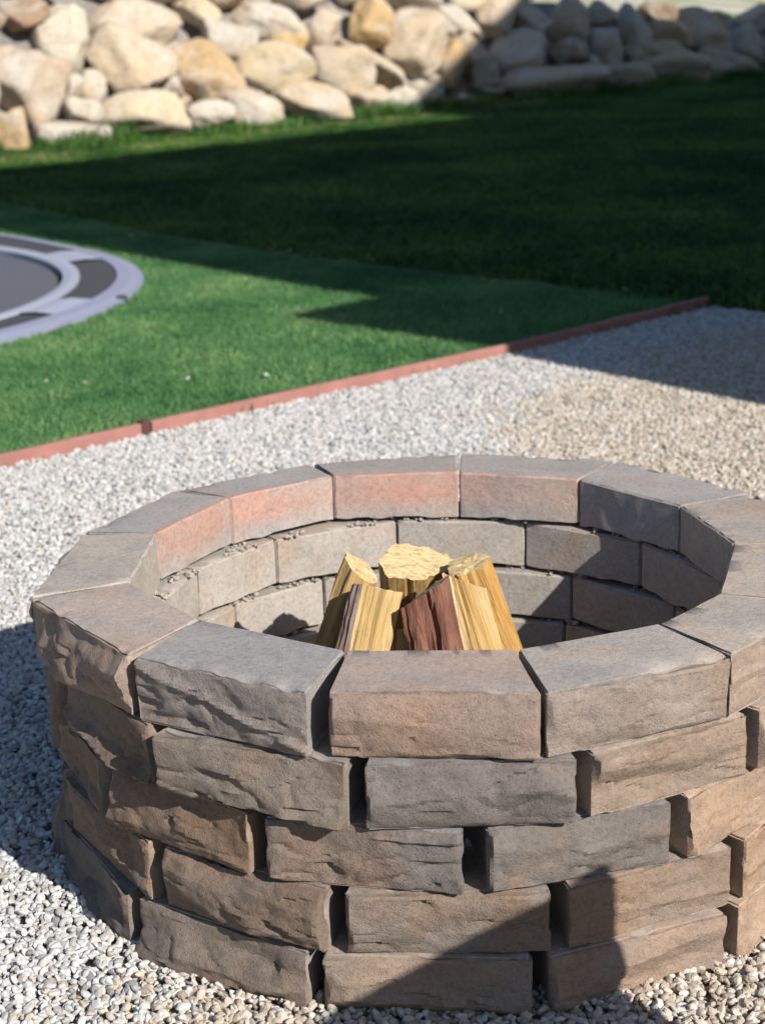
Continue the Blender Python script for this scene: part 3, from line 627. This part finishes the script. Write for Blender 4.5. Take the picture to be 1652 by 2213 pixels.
def pol(r, deg): return Vector((r * math.cos(math.radians(deg)), r * math.sin(math.radians(deg))))
GREY, GREYB, TAN, RED, BRN, DARK, ORA = (0.245, 0.228, 0.215), (0.28, 0.24, 0.20), (0.40, 0.315, 0.25), (0.38, 0.275, 0.215), (0.275, 0.21, 0.16), (0.20, 0.18, 0.17), (0.42, 0.30, 0.21)
rngb = random.Random(23)
def put_block(I0, I1, O1, O0, z, col, detail, rough=1.0, rag=1.0, pig=0.0, tilt=0.0):
    me, ctr = block_mesh(I0, I1, O1, O0, HB - 0.0012, rngb, detail, rough, rag, pig)
    o = link('capstone' if z > 0.39 else 'block', me, M_BLOCK, pit, (ctr.x, ctr.y, z))
    k = rngb.uniform(0.93, 1.07); o.color = (col[0] * k, col[1] * k, col[2] * k, 1)
    o.rotation_euler.z = tilt
    return o
# cap course: measured inner corners, outer corners by angle
INN = [(-.151, -.478), (.101, -.485), (.320, -.388), (.432, -.256), (.499, .006), (.440, .235), (.268, .430), (.034, .498), (-.217, .488), (-.408, .344), (-.517, .120), (-.524, -.149), (-.386, -.333)]
OUT = [((-.170, -.639), (.126, -.656)), ((.133, -.656), (.405, -.524)), ((.409, -.520), (.585, -.318)), ((.588, -.310), (.664, -.010)), ((.664, 0), (.588, .305)), ((.583, .312), (.360, .566)),
       ((.354, .570), (.040, .648)), ((.031, .648), (-.262, .590)), ((-.272, .585), (-.518, .410)), ((-.525, .402), (-.653, .134)), ((-.655, .124), (-.676, -.215)), ((-.672, -.225), (-.474, -.486)), ((-.462, -.496), (-.200, -.642))]
CAPC = [(0.41, 0.305, 0.245), (0.42, 0.365, 0.32), (0.46, 0.385, 0.32), (0.44, 0.36, 0.29), (0.42, 0.35, 0.29), (0.36, 0.32, 0.295), (0.34, 0.30, 0.27), (0.37, 0.32, 0.29), (0.36, 0.325, 0.30), (0.37, 0.34, 0.315), (0.42, 0.36, 0.30), (0.43, 0.34, 0.285), (0.345, 0.318, 0.30)]
for k in range(13):
    I0, I1 = Vector(INN[k]), Vector(INN[(k + 1) % 13]); O0, O1 = Vector(OUT[k][0]), Vector(OUT[k][1])
    t = (I1 - I0).normalized(); g = 0.0012 if k not in (0,) else 0.002
    I0 = I0 + t * g; I1 = I1 - t * g
    put_block(I0, I1, O1, O0, 4 * HB, CAPC[k], 1, 0.8 if k in (0, 1) else (1.45 if k in (11, 12) else 1.0), 1.3 if k in (0, 1) else 1.2, {6: 0.55, 7: 1.0, 8: 0.9, 9: 0.75}.get(k, 0.0))
COURSES = [  # joints (degrees), half gap outside (deg), inner radius, outer radius
    ([-136.7, -107.3, -79.4, -51.7] + [-51.7 + 27.5 * k for k in range(1, 10)], 0.95, 0.497, 0.676),
    ([-132.3, -104.5, -76.8, -50.1] + [-50.1 + 27.78 * k for k in range(1, 10)], 1.05, 0.497, 0.668),
    ([-142.2, -115.0, -87.3, -59.8, -30, 0, 30, 59.5, 89, 118.6, 143.6, 168.5, 193.5], 1.15, 0.503, 0.668),
    ([-130.2, -101.4, -73.8, -47.7, -18, 11.8, 41.6, 71, 100.5, 130.3, 155.5, 180.5, 205.2], 1.05, 0.508, 0.670)]
ORB, TNB = (0.54, 0.40, 0.29), (0.50, 0.40, 0.32)
CC = [[GREYB, TAN, (0.46, 0.345, 0.27), ORB, TNB, TNB, BRN, GREYB, GREY, GREYB, GREYB, GREY, DARK],
      [BRN, (0.29, 0.25, 0.215), (0.40, 0.30, 0.22), ORB, TNB, TNB, BRN, GREYB, GREYB, GREYB, TAN, GREYB, BRN],
      [BRN, (0.235, 0.22, 0.21), (0.24, 0.225, 0.215), ORB, TNB, BRN, BRN, GREYB, GREYB, GREYB, TAN, GREYB, BRN],
      [GREYB, (0.245, 0.225, 0.215), (0.43, 0.345, 0.275), TNB, TNB, BRN, BRN, GREYB, GREYB, GREYB, (0.29, 0.25, 0.215), BRN, BRN]]
LEDGE = []
for ci, (J, hg, ri, ro) in enumerate(COURSES):
    for k in range(13):
        a0, a1 = J[k], J[(k + 1) % 13]
        if a1 < a0: a1 += 360
        front = abs(((a0 + a1) / 2 + 95 + 180) % 360 - 180) < 95
        am = ((a0 + a1) / 2) % 360; jr = rngb.uniform(-0.005, 0.005) + 0.020 * max(0.0, 1 - abs(am - 185) / 45); hg2 = hg * rngb.uniform(0.95, 1.3)
        I0, I1 = pol(ri, a0 + 0.12), pol(ri, a1 - 0.12); O0, O1 = pol(ro + jr, a0 + hg2), pol(ro + jr, a1 - hg2)
        cc = CC[ci][k] if front else tuple(0.35 * q + 0.65 * w for q, w in zip(CC[ci][k], (0.46, 0.41, 0.36)))  # blocks at the back paler: hazy glow put into their colour
        put_block(I0, I1, O1, O0, ci * HB, cc, 1 if front else 0, rngb.uniform(0.8, 1.1) + (0.5 if 200 < am < 262 else 0.0), rngb.uniform(0.9, 1.5))

# pebbles caught in the ragged gaps between the courses, inside
rngp = random.Random(77); bm = bmesh.new()
for z in (2 * HB, 3 * HB, 4 * HB):
    for i in range(420):
        a = rngp.uniform(-10, 200)
        if noise.noise((a * 0.09, z * 20, 0)) < 0.02: continue
        p = pol(rngp.uniform(0.494, 0.53), a); s = rngp.uniform(0.25, 0.8) * (1.3 if rngp.random() < 0.12 else 0.8)
        r = bmesh.ops.create_icosphere(bm, subdivisions=1, radius=1.0, matrix=Matrix.Translation((p.x, p.y, z + 0.0045 * s)) @ Matrix.Rotation(rngp.uniform(0, 6), 4, 'Z') @ Matrix.Rotation(rngp.uniform(-.5, .5), 4, 'X') @ Matrix.Diagonal((0.0095 * s, 0.007 * s, 0.006 * s, 1)))
        for v in r['verts']: v.co += Vector((rngp.uniform(-1, 1), rngp.uniform(-1, 1), rngp.uniform(-1, 1))) * 0.0013
tag(link('ledge_gravel', from_bm('ledge_gravel', bm), M_LEDGE), kind='stuff')

# ------------------------------------------------------------------ firewood
def log(label, top, bottom, poly, slant=(0, 0), split=(0.68, 0.40, 0.13), alpha=0.85, bark=None, bark_col=(0.26, 0.12, 0.075), rough=0.0045, roll=0.0, crack=None, group='split logs stacked in the fire pit'):
    """split log: polygon section (u right, v towards the viewer) lofted from bottom to top, end grain on the cut top"""
    T, B = Vector(top), Vector(bottom); ax = (T - B).normalized(); Ln = (T - B).length
    right = (Vector((1, 0, 0)) - ax * ax.x).normalized(); fr = right.cross(ax); fr = fr if fr.y < 0 else -fr
    if roll:
        c, s = math.cos(roll), math.sin(roll); right, fr = right * c + fr * s, fr * c - right * s
    Mx = Matrix(((right.x, -fr.x, ax.x, B.x), (right.y, -fr.y, ax.y, B.y), (right.z, -fr.z, ax.z, B.z), (0, 0, 0, 1)))
    sd = rngp.uniform(0, 90); sec = []; src = []
    m = len(poly)
    for i in range(m):
        a, b = Vector(poly[i]), Vector(poly[(i + 1) % m]); ns = max(2, int((b - a).length / 0.004))
        for k in range(ns): sec.append(a.lerp(b, k / ns)); src.append(i)
    n, rings = len(sec), 26
    V, F, mi = [], [], []
    for r in range(rings):
        f = r / (rings - 1)
        for i, p in enumerate(sec):
            nn = p.normalized() if p.length > 1e-4 else Vector((0, 1))
            d = rough * (fbm(Vector((p.x * 60, p.y * 60, f * 4 + sd)), 3) + 0.8 * noise.noise((p.x * 160, p.y * 160, f * 2.0 + sd)))
            if crack is not None and p.y > 0 and abs(p.x - crack - 0.004 * math.sin(f * 9)) < 0.0026: d -= 0.013
            bow = 0.006 * math.sin(f * 3.1 + sd)
            q = p + nn * d; zz = f * (Ln + slant[0] * p.x + slant[1] * p.y + (0.003 * noise.noise((p.x * 90, p.y * 90, sd)) if r == rings - 1 else 0))
            V.append((q.x + bow, -q.y, zz))
    for r in range(rings - 1):
        for i in range(n):
            j = (i + 1) % n; F.append((r * n + i, r * n + j, (r + 1) * n + j, (r + 1) * n + i)); mi.append(0)
    # top cap with inner rings so that the saw marks get relief
    cx = sum(p.x for p in sec) / n; cy = sum(p.y for p in sec) / n; base = (rings - 1) * n
    prev = list(range(base, base + n))
    for s_ in (0.75, 0.45, 0.2):
        cur = []
        for i in range(n):
            x0, y0, z0 = V[base + i]; px, py = cx + (x0 - cx) * s_, -cy + (y0 + cy) * s_
            zc = Ln + slant[0] * px + slant[1] * -py + 0.004 * fbm(Vector((px * 40, py * 90, sd)), 3)
            cur.append(len(V)); V.append((px, py, zc))
        for i in range(n):
            j = (i + 1) % n; F.append((prev[i], prev[j], cur[j], cur[i])); mi.append(1)
        prev = cur
    F.append(tuple(prev)); mi.append(1); F.append(tuple(range(n - 1, -1, -1))); mi.append(1)
    me = mesh('firewood_log', V, F, False, mi)
    o = link('firewood_log', me, [M_WOOD, M_END]); o.matrix_world = Mx; o.color = (*split, alpha)
    b2 = bmesh.new(); b2.from_mesh(me); bmesh.ops.recalc_face_normals(b2, faces=b2.faces)
    for e in b2.edges:
        if len(e.link_faces) == 2 and e.calc_face_angle(0) > math.radians(32): e.smooth = False
    b2.to_mesh(me); b2.free(); me.polygons.foreach_set('use_smooth', [True] * len(me.polygons))
    tag(o, label, 'log', group)
    if bark is not None:                             # bark: a thin shell over the named sides of the section
        ids = [i for i in range(n) if src[i] in bark]
        bm = bmesh.new(); th = 0.005
        for run in [ids]:
            cols = run + [(run[-1] + 1) % n]
            cr = {}
            for r in range(rings):
                for ii, i in enumerate(cols):
                    x, y, z = V[r * n + i]; p = Vector((x - cx, y + cy)); nn = p.normalized()
                    crack = 0.0
                    t2 = (th + 0.003 * fbm(Vector((x * 50, y * 50, r * 0.5 + sd)), 3) + crack) * (0.35 if ii in (0, len(cols) - 1) else 1.0)
                    cr[(r, ii)] = (bm.verts.new((x + nn.x * t2, y + nn.y * t2, z + (0.001 if r == rings - 1 else 0))), bm.verts.new((x - nn.x * 0.002, y - nn.y * 0.002, z)))
            R, C = rings, len(cols)
            for r in range(R - 1):
                for c in range(C - 1):
                    bm.faces.new([cr[(r, c)][0], cr[(r, c + 1)][0], cr[(r + 1, c + 1)][0], cr[(r + 1, c)][0]])
                for c in (0, C - 1): bm.faces.new([cr[(r, c)][0], cr[(r + 1, c)][0], cr[(r + 1, c)][1], cr[(r, c)][1]])
            for c in range(C - 1): bm.faces.new([cr[(R - 1, c)][0], cr[(R - 1, c + 1)][0], cr[(R - 1, c + 1)][1], cr[(R - 1, c)][1]])
        bo = link('bark', from_bm('bark', bm, False), M_BARK, o); bo.color = (*bark_col, 1)
    return o
log('split log with dark red brown bark facing outwards, front of the stack', (-.036, -.085, .456), (.075, -.27, .012), [(-.046, .012), (-.02, .026), (.02, .030), (.046, .022), (.040, -.020), (.0, -.05)], slant=(0.42, -0.15), split=(.66, .58, .41), alpha=0.25, bark=(0, 1, 2), roll=0.05, crack=0.002)
log('narrow split log of pale and orange wood wedged beside the bark log', (.020, -.03, .458), (.165, -.19, .012), [(-.026, .018), (.010, .026), (.034, .006), (.020, -.03), (-.02, -.03)], slant=(-0.8, 0.0), split=(.56, .36, .14), alpha=0.45)
log('orange split log leaning at the right of the stack, rough torn face', (.044, .040, .464), (.215, .0, .012), [(-.034, .014), (-.01, .026), (.026, .022), (.040, -.004), (.02, -.032), (-.028, -.028)], slant=(-0.10, -0.35), split=(.52, .27, .07), alpha=0.35, rough=0.006)
log('wide yellow split log with a strip of grey bark on its left edge', (-.110, -.050, .450), (-.215, -.25, .012), [(-.046, .018), (-.026, .030), (.02, .030), (.040, .020), (.030, -.03), (-.03, -.04)], slant=(0.05, 0.0), split=(.60, .43, .19), alpha=0.5, bark=(0,), bark_col=(0.30, 0.26, 0.22))
log('brownish split log at the left of the stack, its lower half shaded', (-.142, .012, .468), (-.325, -.06, .012), [(-.034, .012), (-.012, .028), (.024, .026), (.036, .0), (.01, -.034), (-.03, -.02)], slant=(-0.35, -0.30), split=(.50, .35, .15), alpha=0.5)
log('thick log at the back of the stack showing its broad pale sawn end', (-.058, .070, .452), (-.075, .37, .012), [(-.060, .000), (-.042, .034), (.01, .030), (.072, -.006), (.084, -.030), (.03, -.052), (-.030, -.052)], slant=(-0.25, 0.1), split=(.56, .33, .13), alpha=0.7)
log('short pale split log low between the yellow and the bark log', (-.05, -.075, .385), (-.05, -.22, .012), [(-.03, .02), (.03, .02), (.034, -.02), (-.03, -.02)], split=(.62, .45, .21), alpha=0.6)

# ------------------------------------------------------------------ stray stones and leaf bits on turf and lawn edge
STRAY = [((.903, 5.366), 'single pale stone lying on the shaded turf near its right corner', 1.9), ((-.934, 3.58), 'small white chip on the sunny turf behind the stake', 1.1), ((-.64, 3.618), 'white chip on the sunny turf, rightmost of the near pair', 1.0),
         ((.30, 4.86), 'tiny pale chip on the shaded turf before the lawn edge', .8), ((-1.229, 2.62), 'white chip on the turf right against the edging board', 1.2)]
for (x, y), lab, s in STRAY:
    me = peb[int(abs(x * 31)) % 9].copy(); o = link('pebble', me, []); o.location = (x, y, 0.046); o.scale = (s, s, s); o.rotation_euler = (0.3, 0.2, x * 9)
    tag(o, lab, 'stone', 'stray pale stones on the turf')
def leaf_mesh(rng):
    V = [(-.02, 0, 0), (-.008, .010, .004), (.008, .009, .006), (.022, 0, .002), (.008, -.010, .003), (-.008, -.009, .007)]
    return mesh('dry_leaf', V, [(0, 4, 1), (0, 5, 4), (1, 4, 2), (2, 4, 3)][:4])
M_LEAF = m_plain('dry_leaf', (0.42, 0.34, 0.22), 0.8)
LEAF_LABELS = ['pale dry leaf bit on shaded turf, leftmost of those behind the trampoline', 'pale dry leaf bit just right of the leftmost one behind the trampoline',
    'first from the left of four dry leaf bits lined along the lawn edge', 'second from the left of four dry leaf bits along the lawn edge', 'third from the left of four dry leaf bits along the lawn edge', 'rightmost of four dry leaf bits lined along the lawn edge',
    'lone dry leaf bit at the lawn edge right of the four', 'tiny yellowed leaf bit on sunny turf, left one of two', 'tiny yellowed leaf bit on sunny turf, right one of two']
lf = leaf_mesh(rng); lf.materials.append(M_LEAF)
for i, (x, y) in enumerate([(-1.80, 7.62), (-1.70, 7.60), (-.90, 6.86), (-.79, 6.80), (-.70, 6.72), (-.64, 6.70), (-.321, 6.42), (-1.463, 3.549), (-1.309, 3.519)]):
    o = link('dry_leaf', lf); o.location = (x, y, 0.052); o.rotation_euler = (0.5 * math.sin(i * 3), 0.4 * math.cos(i * 5), i * 1.9); k = 1.5 if y > 5 else 0.45; o.scale = (k, k, k)
    tag(o, LEAF_LABELS[i], 'leaf', 'dry leaf bits on the turf')

# ------------------------------------------------------------------ shrub above the wall
def shrub(loc, r, h, lab):
    root = tag(empty('shrub', loc), lab, 'shrub', 'shrubs above the boulder wall')
    V, F, T = [], [], []; rs = random.Random(int(loc[0] * 100))
    for i in range(1500):
        a, e, q = rs.uniform(0, 6.283), math.asin(rs.uniform(-0.1, 1)), r * rs.uniform(0.45, 1.0) * (0.85 + 0.3 * noise.noise((i * .003, 1, loc[0])))
        p = Vector((q * math.cos(a) * math.cos(e), q * math.sin(a) * math.cos(e), h * 0.25 + h * 0.75 * math.sin(e) * q / r))
        d1 = Vector((rs.gauss(0, 1), rs.gauss(0, 1), rs.gauss(0, 1))).normalized(); d2 = d1.orthogonal().normalized(); s = rs.uniform(.02, .035)
        b = len(V); V += [p - d1 * s, p + d2 * s * .5, p + d1 * s, p - d2 * s * .5]; F.append((b, b + 1, b + 2, b + 3)); T += [rs.random()] * 4
    me = mesh('foliage', V, F); me.attributes.new('tone', 'FLOAT', 'POINT').data.foreach_set('value', T)
    link('foliage', me, M_LAWN, root)
    bm = bmesh.new()
    for k in range(5): bm_tube(bm, (0, 0, -0.1), (r * .6 * math.cos(k * 1.3), r * .6 * math.sin(k * 1.3), h * .7), .012, 6)
    link('stem', from_bm('stem', bm), M_STAKE, root)
p = B0 + u2 * 3.8 + n2 * (0.55 + wall_top(3.8) / 1.28); shrub((p.x, p.y, wall_top(3.8)), 0.42, 0.30, 'low green shrub above the wall where the shadow starts')

# ------------------------------------------------------------------ house beside the yard (its gables throw the big shadow)
HC = Vector((2.85, 1.15)); HU = Vector((math.cos(math.radians(48.7)), math.sin(math.radians(48.7)))); HN = Vector((HU.y, -HU.x))
house = tag(empty('house', (HC.x, HC.y, 0), math.radians(48.7)), 'two storey stucco house beside the yard with gabled roof', 'house')
def hbox(name, x0, x1, y0, y1, z0, z1, mat, parent=house, bevel=0.0):   # x along HU, y towards the yard is +y, body at -y
    bm = bmesh.new(); bm_box(bm, Matrix.Translation(((x0 + x1) / 2, (y0 + y1) / 2, (z0 + z1) / 2)), x1 - x0, y1 - y0, z1 - z0, bevel)
    return link(name, from_bm(name, bm), mat, parent)
def prism(name, x0, x1, y0, y1, zf, mat, parent=house):                 # gable prism: zf list of (x, z) profile, extruded y0..y1
    V = [(x, y0, z) for x, z in zf] + [(x, y1, z) for x, z in zf]; n = len(zf)
    F = [tuple(range(n)), tuple(range(2 * n - 1, n - 1, -1))] + [(i, i + n, (i + 1) % n + n, (i + 1) % n) for i in range(n)]
    bm = bmesh.new(); vv = [bm.verts.new(v) for v in V]
    for f in F: bm.faces.new([vv[i] for i in f])
    return link(name, from_bm(name, bm), mat, parent)
hbox('wall', -0.03, 0.9, -5, 0, 0, 3.16, M_STUCCO)                       # single storey wing
hbox('roof', -0.16, 0.6, -5.1, 0.05, 3.16, 3.30, M_ROOF)
hbox('wall', 0.50, 8.42, -8, -0.02, 0, 3.55, M_STUCCO)
hbox('wall', 0.37, 8.42, -8, -0.01, 3.552, 7.55, M_STUCCO)
prism('roof', 0, 0, -8.4, 0.0, [(0.36, 7.55), (0.36, 7.72), (8.41, 7.72), (8.41, 7.55)], M_ROOF)
prism('roof', 0, 0, -8.0, -0.3, [(0.9, 7.72), (4.6, 7.95), (8.4, 7.72)], M_ROOF)
prism('wall', 0, 0, -8, 0.0, [(8.45, 0), (8.45, 8.3), (12.9, 10.8), (15.4, 9.6), (15.4, 0)], M_STUCCO)
prism('roof', 0, 0, -8.2, 0.06, [(8.41, 8.29), (8.41, 8.47), (12.9, 11.0), (15.42, 9.70), (15.42, 9.52), (12.9, 10.82)], M_ROOF)
hbox('wall', 15.45, 28, -8, -0.1, 0, 10.2, M_STUCCO)
hbox('roof', 15.46, 28.3, -8.4, 0.0, 10.2, 10.4, M_ROOF)
for wx, wz in ((2.2, 1.2), (5.5, 1.2), (2.2, 4.8), (5.5, 4.8), (11, 1.2), (14.5, 1.2), (11, 4.8), (14.5, 4.8)):
    yy = 0.0 if wx < 9 else 0.02
    w = hbox('window', wx, wx + 1.3, yy - 0.02, yy + 0.05, wz, wz + 1.4, M_TRIM)
    hbox('pane', wx + 0.09, wx + 1.21, yy + 0.03, yy + 0.056, wz + 0.09, wz + 1.31, M_GLASS, w)

# ------------------------------------------------------------------ unseen patio chair, a stand-in added to throw the shadow on the pit
chair = tag(empty('shadow_chair', (0.705, -1.615, 0), math.radians(57.5)), 'unseen stand-in patio chair added to cast the shadow on the pit', 'chair')
def quadpad(name, pts, th, mat):
    bm = bmesh.new(); a = [Vector(p) for p in pts]; nn = (a[1] - a[0]).cross(a[2] - a[0]).normalized() * th / 2
    n1, n2_ = 8, 8; g = {}
    for s in (-1, 1):
        for i in range(n1 + 1):
            for j in range(n2_ + 1):
                p = a[0].lerp(a[1], i / n1).lerp(a[3].lerp(a[2], i / n1), j / n2_); g[(s, i, j)] = bm.verts.new(p + nn * s + nn.normalized() * 0.02 * math.sin(math.pi * i / n1))
        for i in range(n1):
            for j in range(n2_): bm.faces.new([g[(s, i, j)], g[(s, i + 1, j)], g[(s, i + 1, j + 1)], g[(s, i, j + 1)]])
    ed = [(i, 0) for i in range(n1)] + [(n1, j) for j in range(n2_)] + [(i, n2_) for i in range(n1, 0, -1)] + [(0, j) for j in range(n2_, 0, -1)]
    for k in range(len(ed)):
        p, q = ed[k], ed[(k + 1) % len(ed)]; bm.faces.new([g[(-1, *p)], g[(-1, *q)], g[(1, *q)], g[(1, *p)]])
    return link(name, from_bm(name, bm, True), mat, chair)
# local x along the back, local y towards the pit
quadpad('backrest', [(-.30, -.02, .34), (.30, -.02, .34), (.27, -.06, .87), (-.27, -.06, .87)], .012, M_SLING)
quadpad('seat', [(-.29, .0, .37), (.29, .0, .37), (.29, .36, .40), (-.29, .36, .40)], .012, M_SLING)
for sx in (-1, 1):
    for nm, pts in (('rear_leg', [(.33 * sx, -.10, 0), (.31 * sx, -.02, .36), (.28 * sx, -.065, .885)]), ('front_leg', [(.33 * sx, .36, 0), (.31 * sx, .36, .41)])):
        bm = bmesh.new()
        for a, b in zip(pts[:-1], pts[1:]): bm_tube(bm, a, b, .014)
        link(nm, from_bm(nm, bm, True), M_FRAME, chair)
    bm = bmesh.new(); bm_tube(bm, (.31 * sx, .0, .37), (.31 * sx, .37, .40), .013); link('seat_rail', from_bm('seat_rail', bm, True), M_FRAME, chair)
bm = bmesh.new(); bm_tube(bm, (-.285, -.065, .88), (.285, -.065, .88), .014); link('top_rail', from_bm('top_rail', bm, True), M_FRAME, chair)
